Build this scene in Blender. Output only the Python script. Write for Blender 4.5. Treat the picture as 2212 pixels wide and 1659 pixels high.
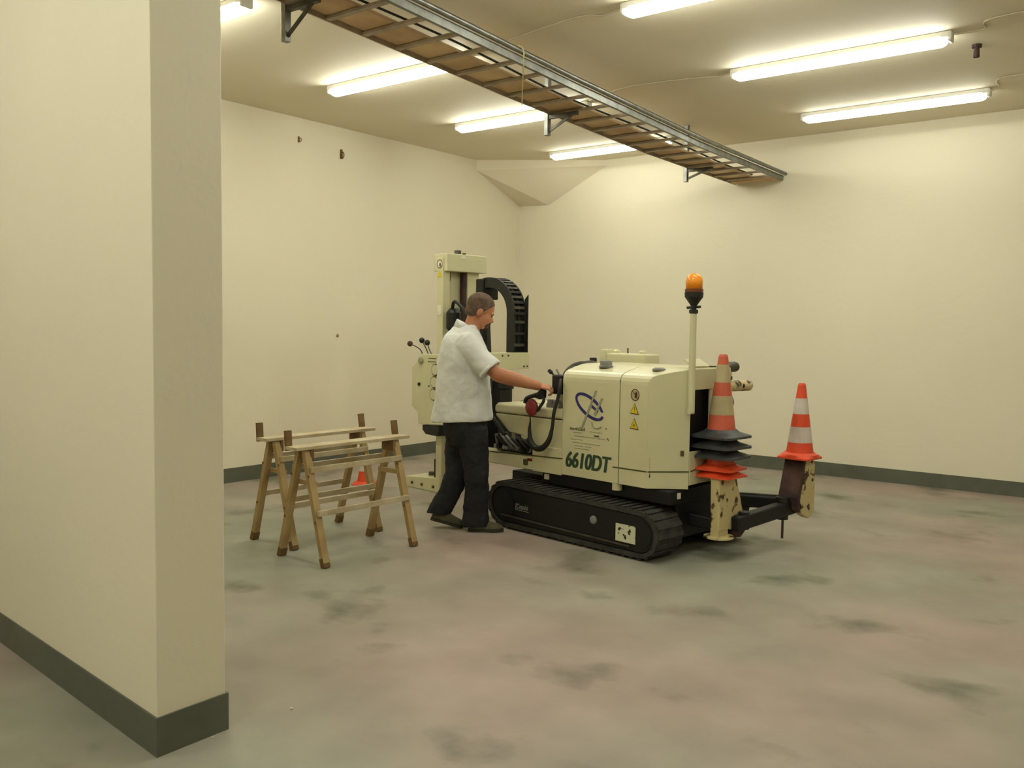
import bpy, bmesh, math, random
from mathutils import Vector, Matrix, Euler
random.seed(7)
for o in list(bpy.data.objects): bpy.data.objects.remove(o)
S = bpy.context.scene
COL = S.collection
PI = math.pi

# ------------------------------------------------------------------ camera, world, exposure
cd = bpy.data.cameras.new('camera'); cam = bpy.data.objects.new('camera', cd); COL.objects.link(cam)
cd.sensor_fit = 'HORIZONTAL'; cd.sensor_width = 36.0
cd.lens = 36.0 * 1945.0 / 2212.0
cd.clip_start = 0.05; cd.clip_end = 60
R = Matrix(((0.78546429, -0.04932468, 0.61693835),
            (0.6187556, 0.04053777, -0.78453693),
            (0.01368773, 0.9979598, 0.06236089)))
cam.matrix_world = Matrix.Translation((0, 0, 1.55)) @ R.to_4x4()
S.camera = cam
w = bpy.data.worlds.new('world'); S.world = w; w.use_nodes = True
w.node_tree.nodes['Background'].inputs[0].default_value = (0.9, 0.85, 0.7, 1)
w.node_tree.nodes['Background'].inputs[1].default_value = 0.05
S.view_settings.view_transform = 'Standard'; S.view_settings.look = 'None'
S.view_settings.gamma = 1.0; S.view_settings.use_curve_mapping = False
S.view_settings.exposure = 0.0
LAMP_STRENGTH = 36.0
LAMP_COLOUR = (0.985, 1.0, 0.89)

# ------------------------------------------------------------------ materials
def lin(c):
    return tuple((v/255/12.92 if v/255 <= .04045 else ((v/255+.055)/1.055)**2.4) for v in c)
def mat(name, rgb, rough=0.6, metal=0.0, vary=0.0, scale=4.0, rgb2=None, bump=0.0, bscale=40.0, thresh=None, spec=0.4, emit=None):
    m = bpy.data.materials.new(name); m.use_nodes = True
    nt = m.node_tree; b = nt.nodes['Principled BSDF']
    c = lin(rgb)
    b.inputs['Base Color'].default_value = (*c, 1)
    b.inputs['Roughness'].default_value = rough; b.inputs['Metallic'].default_value = metal
    b.inputs['Specular IOR Level'].default_value = spec
    tc = nt.nodes.new('ShaderNodeTexCoord')
    if rgb2 is None and vary > 0:
        rgb2 = tuple(max(0, v*(1-vary)) for v in rgb)
    if rgb2 is not None:
        n = nt.nodes.new('ShaderNodeTexNoise'); n.inputs['Scale'].default_value = scale
        n.inputs['Detail'].default_value = 6
        nt.links.new(tc.outputs['Object'], n.inputs['Vector'])
        r = nt.nodes.new('ShaderNodeValToRGB')
        lo, hi = thresh if thresh else (0.3, 0.7)
        r.color_ramp.elements[0].position = lo; r.color_ramp.elements[1].position = hi
        r.color_ramp.elements[0].color = (*lin(rgb2), 1); r.color_ramp.elements[1].color = (*c, 1)
        nt.links.new(n.outputs['Fac'], r.inputs['Fac']); nt.links.new(r.outputs['Color'], b.inputs['Base Color'])
    if bump > 0:
        n2 = nt.nodes.new('ShaderNodeTexNoise'); n2.inputs['Scale'].default_value = bscale; n2.inputs['Detail'].default_value = 4
        nt.links.new(tc.outputs['Object'], n2.inputs['Vector'])
        bp = nt.nodes.new('ShaderNodeBump'); bp.inputs['Strength'].default_value = bump; bp.inputs['Distance'].default_value = 0.05 if 'cotton' in name or 'denim' in name else 0.01
        nt.links.new(n2.outputs['Fac'], bp.inputs['Height']); nt.links.new(bp.outputs['Normal'], b.inputs['Normal'])
    if emit:
        b.inputs['Emission Color'].default_value = (*emit[0], 1); b.inputs['Emission Strength'].default_value = emit[1]
    return m

M = {}
M['wall'] = mat('cream wall paint', (227, 219, 194), 0.62, vary=0.03, scale=0.6, bump=0.25, bscale=14, spec=0.3)
M['ceiling'] = mat('cream ceiling paint', (229, 219, 194), 0.7, vary=0.03, scale=0.7, bump=0.2, bscale=12, spec=0.2)
M['skirting'] = mat('grey skirting paint', (96, 98, 84), 0.5, vary=0.12, scale=5)
M['cream'] = mat('cream machine paint', (209, 204, 164), 0.30, vary=0.06, scale=2.0, spec=0.5)
M['cream_seam'] = mat('dark seam', (62, 60, 34), 0.7)
M['black'] = mat('black rubber', (22, 22, 22), 0.65, vary=0.3, scale=20, bump=0.2, bscale=60)
M['frame'] = mat('black painted frame', (16, 16, 16), 0.5, spec=0.4)
M['tread'] = mat('dusty rubber tread', (64, 62, 56), 0.75, rgb2=(38, 37, 34), scale=14, bump=0.3, bscale=50)
M['steel'] = mat('galvanised steel', (146, 146, 138), 0.42, 0.85, vary=0.2, scale=12)
M['steel_dark'] = mat('dull steel', (96, 92, 82), 0.5, 0.6, vary=0.3, scale=10)
M['grey'] = mat('grey fitting', (146, 146, 140), 0.5, 0.2, vary=0.2, scale=12)
M['hose'] = mat('black hose', (34, 34, 28), 0.5, vary=0.2, scale=15)
M['trayrung'] = mat('tray steel', (176, 160, 140), 0.55, 0.35, vary=0.15, scale=9)
M['cable'] = mat('brown cable sheath', (214, 186, 142), 0.7, rgb2=(176, 142, 108), scale=3)
M['chipped'] = mat('chipped cream paint over rust', (196, 180, 132), 0.6, rgb2=(66, 48, 26), scale=13, thresh=(0.39, 0.46), bump=0.3)
M['rust'] = mat('rusty brown steel', (82, 58, 48), 0.8, rgb2=(52, 34, 32), scale=9, bump=0.3)
M['wood'] = mat('bare timber', (178, 156, 108), 0.7, rgb2=(150, 122, 80), scale=6, bump=0.2)
M['wood_pale'] = mat('pale planed timber', (196, 184, 154), 0.65, rgb2=(166, 148, 112), scale=7)
M['wood_dark'] = mat('worn dark timber', (126, 100, 60), 0.8, rgb2=(90, 66, 40), scale=9)
M['orange'] = mat('orange cone plastic', (226, 78, 40), 0.45, vary=0.1, scale=5)
M['orange_dull'] = mat('faded orange cone plastic', (206, 98, 70), 0.5, vary=0.12, scale=5)
M['reflect'] = mat('white reflective sleeve', (214, 206, 196), 0.4, rgb2=(182, 168, 156), scale=6)
M['reflect_dirty'] = mat('dirty reflective sleeve', (184, 168, 128), 0.5, rgb2=(160, 146, 110), scale=6)
M['blackbase'] = mat('black rubber cone base', (68, 70, 71), 0.45, rgb2=(44, 46, 44), scale=8)
M['blue'] = mat('dark blue print', (44, 42, 100), 0.5)
M['greyprint'] = mat('grey print', (150, 152, 122), 0.5)
M['greenprint'] = mat('dark green print', (44, 66, 46), 0.5)
M['darkprint'] = mat('dark olive print', (74, 72, 34), 0.5)
M['yellow'] = mat('yellow warning label', (212, 188, 34), 0.45)
M['white'] = mat('white label', (222, 216, 196), 0.5)
M['whitetorn'] = mat('torn white sticker', (206, 208, 176), 0.6, rgb2=(24, 24, 20), scale=22, thresh=(0.40, 0.44))
M['brownprint'] = mat('brown label border', (78, 54, 24), 0.5)
M['amber'] = mat('amber beacon lens', (240, 146, 20), 0.2, spec=0.6)
M['amber_low'] = mat('dark amber collar', (120, 62, 34), 0.4)
M['red'] = mat('dark red housing', (132, 40, 38), 0.45, vary=0.2, scale=20)
M['skin'] = mat('skin', (186, 132, 98), 0.5, rgb2=(168, 108, 78), scale=8, spec=0.35)
M['hair'] = mat('short grey brown hair', (112, 92, 74), 0.85, rgb2=(76, 58, 46), scale=30, bump=0.5, bscale=120)
M['moustache'] = mat('dark moustache hair', (70, 50, 28), 0.9)
M['eye'] = mat('dark eye', (60, 34, 22), 0.4)
M['shirt'] = mat('pale grey white cotton', (218, 219, 214), 0.85, vary=0.03, scale=5, bump=0.35, bscale=9)
M['trousers'] = mat('black denim', (36, 36, 38), 0.85, rgb2=(24, 24, 26), scale=7, bump=0.4, bscale=12)
M['shoe'] = mat('olive grey shoe', (96, 92, 66), 0.75, rgb2=(70, 66, 46), scale=14)
M['sole'] = mat('dark shoe sole', (48, 46, 34), 0.8)
M['plastic_white'] = mat('white lamp housing', (226, 224, 214), 0.5)
M['lamp'] = mat('lit lamp diffuser', (250, 250, 245), 0.4, emit=(LAMP_COLOUR, LAMP_STRENGTH))
M['lamp_weak'] = mat('lit diffuser dimmed for the back wall', (250, 250, 245), 0.4, emit=(LAMP_COLOUR, LAMP_STRENGTH*0.38))  # emission lowered so the back wall does not burn out
M['wire'] = mat('white electric cable', (196, 186, 158), 0.6)
M['string'] = mat('cream string', (214, 206, 150), 0.8)
M['crumb'] = mat('pale plaster crumb', (214, 202, 184), 0.9)

def floor_material():
    m = bpy.data.materials.new('painted concrete floor'); m.use_nodes = True
    nt = m.node_tree; b = nt.nodes['Principled BSDF']; L = nt.links.new
    tc = nt.nodes.new('ShaderNodeTexCoord')
    def noise(s, d=5):
        n = nt.nodes.new('ShaderNodeTexNoise'); n.inputs['Scale'].default_value = s; n.inputs['Detail'].default_value = d
        L(tc.outputs['Object'], n.inputs['Vector']); return n
    def ramp(n, lo, hi, c0, c1):
        r = nt.nodes.new('ShaderNodeValToRGB'); r.color_ramp.elements[0].position = lo; r.color_ramp.elements[1].position = hi
        r.color_ramp.elements[0].color = (*lin(c0), 1); r.color_ramp.elements[1].color = (*lin(c1), 1)
        L(n.outputs['Fac'], r.inputs['Fac']); return r
    base = ramp(noise(0.45, 3), 0.38, 0.62, (166, 148, 136), (150, 150, 133))
    worn = ramp(noise(2.2, 8), 0.35, 0.7, (228, 228, 228), (255, 255, 255))
    mx = nt.nodes.new('ShaderNodeMix'); mx.data_type = 'RGBA'; mx.blend_type = 'MULTIPLY'; mx.inputs[0].default_value = 1
    L(base.outputs[0], mx.inputs[6]); L(worn.outputs[0], mx.inputs[7])
    # oil and tyre smudges of their own shape
    st = ramp(noise(1.7, 7), 0.28, 0.42, (176, 184, 170), (255, 255, 255))
    mx2 = nt.nodes.new('ShaderNodeMix'); mx2.data_type = 'RGBA'; mx2.blend_type = 'MULTIPLY'; mx2.inputs[0].default_value = 1
    L(mx.outputs[2], mx2.inputs[6]); L(st.outputs[0], mx2.inputs[7])
    L(mx2.outputs[2], b.inputs['Base Color'])
    rr = nt.nodes.new('ShaderNodeMapRange'); rr.inputs[3].default_value = 0.42; rr.inputs[4].default_value = 0.62
    L(noise(3).outputs['Fac'], rr.inputs[0]); L(rr.outputs[0], b.inputs['Roughness'])
    b.inputs['Specular IOR Level'].default_value = 0.35
    bp = nt.nodes.new('ShaderNodeBump'); bp.inputs['Strength'].default_value = 0.12; bp.inputs['Distance'].default_value = 0.01
    L(noise(9, 6).outputs['Fac'], bp.inputs['Height']); L(bp.outputs['Normal'], b.inputs['Normal'])
    return m
M['floor'] = floor_material()

# ------------------------------------------------------------------ helpers
def V(*a): return Vector(a)
def tag(o, label=None, cat=None, group=None, kind=None):
    if label: o['label'] = label
    if cat: o['category'] = cat
    if group: o['group'] = group
    if kind: o['kind'] = kind
    return o
def empty(name, loc=(0, 0, 0), rz=0.0):
    o = bpy.data.objects.new(name, None); COL.objects.link(o); o.location = loc; o.rotation_euler = (0, 0, rz)
    o.empty_display_size = 0.1
    return o
def obj(name, bm, m, parent=None, bevel=0.0, smooth=False, seg=2, subsurf=0, remesh=0.0, relax=0):
    bmesh.ops.recalc_face_normals(bm, faces=bm.faces[:])
    me = bpy.data.meshes.new(name); bm.to_mesh(me); bm.free()
    ms = m if isinstance(m, (list, tuple)) else [m]
    for k in ms: me.materials.append(M[k] if isinstance(k, str) else k)
    if smooth:
        for p in me.polygons: p.use_smooth = True
    o = bpy.data.objects.new(name, me); COL.objects.link(o)
    if parent is not None: o.parent = parent
    if remesh > 0:
        r = o.modifiers.new('remesh', 'REMESH'); r.mode = 'VOXEL'; r.voxel_size = remesh; r.use_smooth_shade = True
        if relax:
            s = o.modifiers.new('smooth', 'SMOOTH'); s.factor = 0.5; s.iterations = relax
    if bevel > 0:
        b = o.modifiers.new('bevel', 'BEVEL'); b.width = bevel; b.segments = seg; b.limit_method = 'ANGLE'; b.angle_limit = math.radians(35)
    if subsurf:
        s = o.modifiers.new('sub', 'SUBSURF'); s.levels = subsurf; s.render_levels = subsurf
    return o
def nb(): return bmesh.new()
def box(bm, x0, x1, y0, y1, z0, z1, mi=0):
    vs = [bm.verts.new(p) for p in ((x0,y0,z0),(x1,y0,z0),(x1,y1,z0),(x0,y1,z0),(x0,y0,z1),(x1,y0,z1),(x1,y1,z1),(x0,y1,z1))]
    for f in ((0,1,2,3),(4,5,6,7),(0,1,5,4),(1,2,6,5),(2,3,7,6),(3,0,4,7)):
        fc = bm.faces.new([vs[i] for i in f]); fc.material_index = mi
    return bm
def bx(*a, **k): return box(nb(), *a, **k)
def frame_of(d):
    d = d.normalized(); up = V(0, 0, 1) if abs(d.z) < .95 else V(1, 0, 0)
    a = d.cross(up).normalized(); b = a.cross(d).normalized(); return a, b
def bar(bm, p, q, wdt, hgt, up=None, mi=0):
    """rectangular bar from p to q; wdt across, hgt along the up side"""
    p, q = Vector(p), Vector(q); d = (q-p).normalized()
    if up is None: a, b = frame_of(d)
    else:
        b = Vector(up); b = (b - d*b.dot(d)).normalized(); a = d.cross(b)
    vs = []
    for e in (p, q):
        for s, t in ((-1,-1),(1,-1),(1,1),(-1,1)): vs.append(bm.verts.new(e + a*s*wdt/2 + b*t*hgt/2))
    for f in ((0,1,2,3),(4,5,6,7),(0,1,5,4),(1,2,6,5),(2,3,7,6),(3,0,4,7)):
        fc = bm.faces.new([vs[i] for i in f]); fc.material_index = mi
    return bm
def rings(bm, rs, closed=False, cap=True, mi=0):
    vr = [[bm.verts.new(p) for p in r] for r in rs]; n = len(vr[0]); k = len(vr)
    for i in range(k if closed else k-1):
        a, b = vr[i], vr[(i+1) % k]
        for j in range(n):
            f = bm.faces.new((a[j], a[(j+1) % n], b[(j+1) % n], b[j])); f.material_index = mi
    if cap and not closed:
        for r in (vr[0], vr[-1]):
            f = bm.faces.new(r); f.material_index = mi
    return bm
def ring(c, a, b, ra, rb, n): return [Vector(c) + a*ra*math.cos(2*PI*j/n) + b*rb*math.sin(2*PI*j/n) for j in range(n)]
def cyl(bm, p, q, r, r2=None, n=16, mi=0):
    p, q = Vector(p), Vector(q); r2 = r if r2 is None else r2; a, b = frame_of(q-p)
    return rings(bm, [ring(p, a, b, r, r, n), ring(q, a, b, r2, r2, n)], mi=mi)
def lathe(bm, prof, c=(0, 0, 0), n=28, axis='z', mi=0):
    c = Vector(c)
    ax = {'z': (V(1,0,0), V(0,1,0), V(0,0,1)), 'x': (V(0,1,0), V(0,0,1), V(1,0,0)), 'y': (V(1,0,0), V(0,0,1), V(0,1,0))}[axis]
    return rings(bm, [ring(c + ax[2]*h, ax[0], ax[1], max(r, 1e-4), max(r, 1e-4), n) for r, h in prof], mi=mi)
def smoothpath(pts, k=6):
    pts = [Vector(p) for p in pts]; P = [pts[0]*2-pts[1]] + pts + [pts[-1]*2-pts[-2]]; out = []
    for i in range(1, len(P)-2):
        for s in range(k):
            t = s/k; a, b, c, d = P[i-1], P[i], P[i+1], P[i+2]
            out.append(0.5*((2*b)+(c-a)*t+(2*a-5*b+4*c-d)*t*t+(3*b-a-3*c+d)*t**3))
    out.append(pts[-1]); return out
def tube(bm, pts, r, n=10, smooth=True, k=6, mi=0, rs=None, flat=1.0):
    P = smoothpath(pts, k) if smooth else [Vector(p) for p in pts]
    R_ = []; a_prev = None
    for i, p in enumerate(P):
        d = (P[min(i+1, len(P)-1)] - P[max(i-1, 0)]).normalized()
        if a_prev is None: a, b = frame_of(d)
        else:
            a = (a_prev - d*a_prev.dot(d)).normalized(); b = a.cross(d)
        a_prev = a
        rr = r if rs is None else (lambda t: rs[min(int(t), len(rs)-2)]*(1-(t-min(int(t), len(rs)-2))) + rs[min(int(t), len(rs)-2)+1]*(t-min(int(t), len(rs)-2)))(i/(len(P)-1)*(len(rs)-1))
        R_.append(ring(p, a, b, rr, rr*flat, n))
    return rings(bm, R_, mi=mi)
def prism(bm, poly, axis, c0, c1, mi=0):
    """polygon of 2D points extruded along axis ('x': (y,z) points, 'y': (x,z), 'z': (x,y))"""
    def P(p, c): return {'x': V(c, p[0], p[1]), 'y': V(p[0], c, p[1]), 'z': V(p[0], p[1], c)}[axis]
    return rings(bm, [[P(p, c0) for p in poly], [P(p, c1) for p in poly]], mi=mi)
def blob(bm, c, rx, ry, rz, n=16, m=10, rot=None, mi=0):
    c = Vector(c); rs = []
    for i in range(1, m):
        t = PI*i/m; rs.append([Vector((rx*math.sin(t)*math.cos(2*PI*j/n), ry*math.sin(t)*math.sin(2*PI*j/n), rz*math.cos(t))) for j in range(n)])
    if rot is not None: rs = [[rot @ p for p in r] for r in rs]
    vr = [[bm.verts.new(c+p) for p in r] for r in rs]
    top, bot = V(0, 0, rz), V(0, 0, -rz)
    if rot is not None: top, bot = rot @ top, rot @ bot
    tv, bv = bm.verts.new(c+top), bm.verts.new(c+bot)
    for i in range(len(vr)-1):
        for j in range(n): bm.faces.new((vr[i][j], vr[i][(j+1) % n], vr[i+1][(j+1) % n], vr[i+1][j])).material_index = mi
    for j in range(n):
        bm.faces.new((tv, vr[0][j], vr[0][(j+1) % n])).material_index = mi; bm.faces.new((bv, vr[-1][j], vr[-1][(j+1) % n])).material_index = mi
    return bm
def cap(bm, p, q, r, r2=None, n=14):
    """tapered capsule with round ends"""
    p, q = Vector(p), Vector(q); r2 = r if r2 is None else r2; d = (q-p).normalized(); a, b = frame_of(d); rs = []
    for k in range(1, 5):
        t = PI/2*k/4; rs.append(ring(p - d*r*math.cos(t), a, b, r*math.sin(t), r*math.sin(t), n))
    for k in range(4, 0, -1):
        t = PI/2*k/4; rs.append(ring(q + d*r2*math.cos(t), a, b, r2*math.sin(t), r2*math.sin(t), n))
    return rings(bm, rs)
def chaincap(bm, pts, rs):
    for i in range(len(pts)-1): cap(bm, pts[i], pts[i+1], rs[i], rs[i+1])
    return bm
def text_bm(s, size, bold=0.0, shear=0.0, sx=1.0):
    cu = bpy.data.curves.new('t', 'FONT'); cu.body = s; cu.size = size; cu.offset = bold; cu.shear = shear; cu.extrude = 0.0006
    cu.align_x = 'CENTER'; cu.align_y = 'CENTER'
    o = bpy.data.objects.new('t', cu); COL.objects.link(o)
    bpy.context.view_layer.update()
    me = bpy.data.meshes.new_from_object(o.evaluated_get(bpy.context.evaluated_depsgraph_get()))
    bm = nb(); bm.from_mesh(me)
    for v in bm.verts: v.co.x *= sx
    bpy.data.objects.remove(o); bpy.data.meshes.remove(me); bpy.data.curves.remove(cu)
    return bm
def place(bm, mtx):
    bmesh.ops.transform(bm, matrix=mtx, verts=bm.verts[:]); return bm
def upright(loc, rz=0.0):      # text written in XY is stood upright, reading from the -y side
    return Matrix.Translation(loc) @ Matrix.Rotation(rz, 4, 'Z') @ Matrix.Rotation(PI/2, 4, 'X')

# ------------------------------------------------------------------ the setting
H = 3.67; XL = -7.55; YB = 9.72; XR = 3.6; YF = -4.5
tag(obj('floor', bx(XL-.2, XR+.2, YF-.2, YB+.2, -0.15, 0), 'floor'), kind='structure')
tag(obj('ceiling', bx(XL-.2, XR+.2, YF-.2, YB+.2, H, H+.15), 'ceiling'), kind='structure')
tag(obj('wall_left', bx(XL-.2, XL, YF-.2, YB+.2, 0, H), 'wall'), kind='structure')
tag(obj('wall_back', bx(XL, XR+.2, YB, YB+.2, 0, H), 'wall'), kind='structure')
tag(obj('wall_right', bx(XR, XR+.2, YF-.2, YB, 0, H), 'wall'), kind='structure')
tag(obj('wall_front', bx(XL, XR, YF-.2, YF, 0, H), 'wall'), kind='structure')
# partition that ends in the corner standing near the camera
PQ = [(-2.92, 1.69), (-2.925, 1.975), (-7.55, 2.30), (-7.55, 2.11)]
tag(obj('wall_partition', prism(nb(), PQ, 'z', 0, H), 'wall', bevel=0.006), kind='structure')
def skirt(name, poly):
    tag(obj(name, prism(nb(), poly, 'z', 0, 0.143), 'skirting'), kind='structure')
t = 0.008
skirt('baseboard_left', [(XL, 2.31), (XL+t, 2.31), (XL+t, YB), (XL, YB)])
skirt('baseboard_back', [(XL+t, YB-t), (XR, YB-t), (XR, YB), (XL+t, YB)])
skirt('baseboard_partition', [(-2.92+t, 1.69-t), (-2.925+t, 1.975+t), (-7.54, 2.30+t), (-7.54, 2.29), (-2.93, 1.965), (-2.93, 1.70), (-7.54, 2.12), (-7.54, 2.11-t)])
skirt('baseboard_right', [(XR-t, YF), (XR, YF), (XR, YB-t), (XR-t, YB-t)])
# sloping haunch under the ceiling in the far corner
bm = nb()
a = [bm.verts.new(p) for p in ((XL, 8.81, H), (XL, 8.81, 3.54), (XL, YB, 3.19), (-7.07, YB, 3.17), (-6.18, YB, 3.60), (-6.18, YB, H), (XL, YB, H))]
for f in ((1, 2, 3, 4), (0, 1, 4, 5), (0, 5, 6), (0, 6, 2, 1), (6, 5, 4, 3, 2)): bm.faces.new([a[i] for i in f])
tag(obj('trim_1', bm, 'ceiling'), kind='structure')
tag(obj('trim_2', bx(XL, XL+.012, YB-.10, YB-.001, .143, 3.18), 'wall'), kind='structure')

# wall marks and fittings
def stub(loc, axis, name, label, cat, r=0.02, l=0.03, group=None, m='steel_dark'):
    e = Vector(loc); d = {'x': V(l, 0, 0), 'y': V(0, -l, 0), 'z': V(0, 0, -l)}[axis]
    o = obj(name, cyl(cyl(nb(), e, e+d*.5, r*1.3), e+d*.5, e+d, r*.8), m, smooth=False); tag(o, label, cat, group); return o
def hook(loc, label):
    x, y, z = loc; bm = nb(); k_ = 1.0 if 'larger' in label else .6; box(bm, x, x+.008, y-.016*k_, y+.016*k_, z-.05*k_, z+.05*k_); tube(bm, [(x+.008, y, z+.02*k_), (x+.04, y, z+.01*k_), (x+.042, y, z-.03*k_), (x+.02, y, z-.045*k_)], .006*k_, 6)
    return tag(obj('wall_hook', bm, 'wood_dark'), label, 'hook')
hook((XL, 6.57, 3.39), 'larger dark metal hook high on the left wall, right one of two')
hook((XL, 6.00, 3.45), 'smaller faint hook high on the left wall, left one of two')
stub((XL, 6.52, 1.44), 'x', 'wall_plug', 'small round plug on the left wall halfway up', 'wall plug', r=.013, l=.015, m='wood')
bm = nb(); cyl(bm, (-1.52, 7.40, H), (-1.52, 7.40, H-.02), .035); cyl(bm, (-1.52, 7.40, H-.02), (-1.52, 7.40, H-.09), .018, .022)
tag(obj('ceiling_anchor', bm, 'rust'), 'dark metal anchor under the ceiling right of the long lamp', 'anchor')
for z, lb in ((1.78, 'upper of two faint flat slots on the back wall'), (1.38, 'lower of two faint flat slots on the back wall')):
    tag(obj('wall_slot', bx(-4.72, -4.58, YB-.004, YB, z-.009, z+.009), 'ceiling'), lb, 'wall slot')

# ------------------------------------------------------------------ ceiling lamps
def make_lamp():
    t_ = empty('ceiling_lamp')
    obj('lamp_housing', bx(-.82, .82, -.05, .05, -.045, 0), 'plastic_white', t_, bevel=.008)
    prof = [(-.80, .35), (-.785, .8), (-.76, 1.0), (.76, 1.0), (.785, .8), (.80, .35)]
    rs = []
    for x, s in prof:
        rs.append([V(x, .052*s*math.cos(a_), -.045 - .052*s*max(0, math.sin(a_))**0.7 + (.012 if math.sin(a_) < -.01 else 0)) for a_ in [2*PI*j/20 for j in range(20)]])
    obj('lamp_diffuser', rings(nb(), rs), 'lamp', t_, smooth=True)
    for s in (-1, 1): obj('end_cap', bx(min(s*.80, s*.83), max(s*.80, s*.83), -.045, .045, -.07, 0), 'plastic_white', t_, bevel=.01)
    return t_
def copy_tree(o, parent=None):
    c = o.copy(); COL.objects.link(c)
    if parent is not None: c.parent = parent
    for ch in list(o.children): copy_tree(ch, c)
    return c
lamp_spots = [
    (-5.52, 5.40, 'left row tube lamp nearest the camera seen whole, half behind the tray'),
    (-5.58, 7.16, 'left row tube lamp crossed by the middle tray hanger, second nearest'),
    (-5.66, 8.95, 'left row tube lamp farthest back, nearest the sloping corner'),
    (-5.90, 3.62, 'tube lamp cut by the top edge just right of the near wall corner'),
    (-2.36, 5.18, 'right row tube lamp cut off by the top edge of the photo'),
    (-2.42, 6.98, 'longest looking tube lamp of the right row, beside the ceiling anchor'),
    (-2.50, 8.76, 'right row tube lamp nearest the back wall'),
    (-2.40, 3.38, 'right row tube lamp above the frame'),
    (-2.40, 0.10, 'tube lamp behind the camera on the right'),
    (-4.60, 0.10, 'tube lamp behind the camera on the left'),
    (-2.40, -1.70, 'tube lamp at the far end behind the camera'),
    (-4.60, -1.70, 'tube lamp at the far left end behind the camera'),
    (1.20, 6.98, 'added unseen tube lamp right of the frame near the back'),  # this last row is added out of view to lift the general light
    (1.20, 3.38, 'added unseen tube lamp right of the frame in the middle'),
    (1.20, -0.30, 'added unseen tube lamp right of the camera')]
lamp = make_lamp()
for i, (x, y, lb) in enumerate(lamp_spots):
    o = lamp if i == 0 else copy_tree(lamp)
    o.location = (x, y, H); tag(o, lb, 'lamp', 'tube lamps on the ceiling')
    if y > 8.5:                                      # output cut for the two lamps by the back wall, softening its hot spot
        d_ = [c for c in o.children if c.name.startswith('lamp_diffuser')][0]
        d_.data = d_.data.copy(); d_.data.materials[0] = M['lamp_weak']
# supply cables under the ceiling
def ceiling_cable(pts, label):
    tag(obj('lamp_cable', tube(nb(), pts, .006, 8), 'wire', smooth=True), label, 'cable')
zc = H - .007
ceiling_cable([(-3.25, 6.98, zc-.015), (-3.42, 7.05, zc), (-3.60, 6.98, zc), (-4.2, 6.9, zc), (-4.72, 7.10, zc)], 'thin pale cable on the ceiling left of the longest tube lamp')
ceiling_cable([(-3.19, 5.18, zc-.015), (-3.4, 5.25, zc), (-3.6, 5.18, zc), (-4.69, 5.38, zc)], 'thin pale cable on the ceiling left of the cut off lamp')
ceiling_cable([(-1.66, 8.76, zc-.015), (-1.60, 8.70, zc), (-1.56, 8.45, zc), (-1.3, 8.40, zc), (0.2, 8.30, zc)], 'thin cable leading right from the rear right tube lamp')
ceiling_cable([(-1.58, 6.98, zc-.015), (-1.4, 7.02, zc), (-1.2, 6.8, zc), (0.3, 6.98, zc)], 'thin cable leading right from the longest tube lamp')

# ------------------------------------------------------------------ cable tray
TZ = ((-3.0, 3.60), (.6, 3.57), (3.6, 3.432), (5.55, 3.330), (7.7, 3.240), (9.8, 3.205))
def tz(y):
    for (y0, z0), (y1, z1) in zip(TZ, TZ[1:]):
        if y <= y1: return z0 + (z1-z0)*(y-y0)/(y1-y0)
    return TZ[-1][1]
def segs(y0, y1):
    ys = [y0] + [p[0] for p in TZ if y0 < p[0] < y1] + [y1]; return list(zip(ys, ys[1:]))
TX0, TX1, TY0, TY1 = -4.44, -3.88, 0.6, 9.70
tray = tag(empty('cable_tray', (-4.16, TY0, 3.5)), 'long dark steel ladder tray hanging below the ceiling, ending at the back wall', 'cable tray')
off = Vector(tray.location)
def tobj(name, bm, m, **k):
    o = obj(name, bm, m, tray, **k); o.location = -off; return o
def railpoly(bm, x, y0, y1, w_, h_, dz=0):
    ys = [y0] + [p[0] for p in TZ if y0 < p[0] < y1] + [y1]
    return rings(bm, [[V(x-w_/2, y_, tz(y_)+dz), V(x+w_/2, y_, tz(y_)+dz), V(x+w_/2, y_, tz(y_)+dz+h_), V(x-w_/2, y_, tz(y_)+dz+h_)] for y_ in ys])
tobj('side_rail', railpoly(nb(), TX0, TY0, TY1, .012, .045), 'trayrung')
bm = railpoly(nb(), TX1, TY0, TY1, .012, .052); railpoly(bm, TX1-.010, TY0, TY1, .022, .006)
tobj('side_rail', bm, 'steel')
y = 0.75
while y < 9.65:
    tobj('rung', bar(nb(), (TX0, y, tz(y)+.012), (TX1, y, tz(y)+.012), .042, .018, up=(0, 0, 1)), 'trayrung'); y += .30
bm = nb()
railpoly(bm, TX0+.155, TY0, 9.55, .27, .02, .026)
tobj('cable_bundle', bm, 'cable')
bm = nb(); tube(bm, [(TX0+.36+.03*math.sin(k*1.3), .7+k*.62, tz(.7+k*.62)+.034) for k in range(15)], .008, 8)
tobj('loose_cable', bm, 'hose', smooth=True)
bm = nb(); tube(bm, [(TX1+.030, y_, tz(y_)+.070) for y_ in (TY0, 3.6, 5.55, 7.7, TY1)], .019, 14, smooth=False)
tobj('conduit', bm, 'steel', smooth=True)
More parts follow.
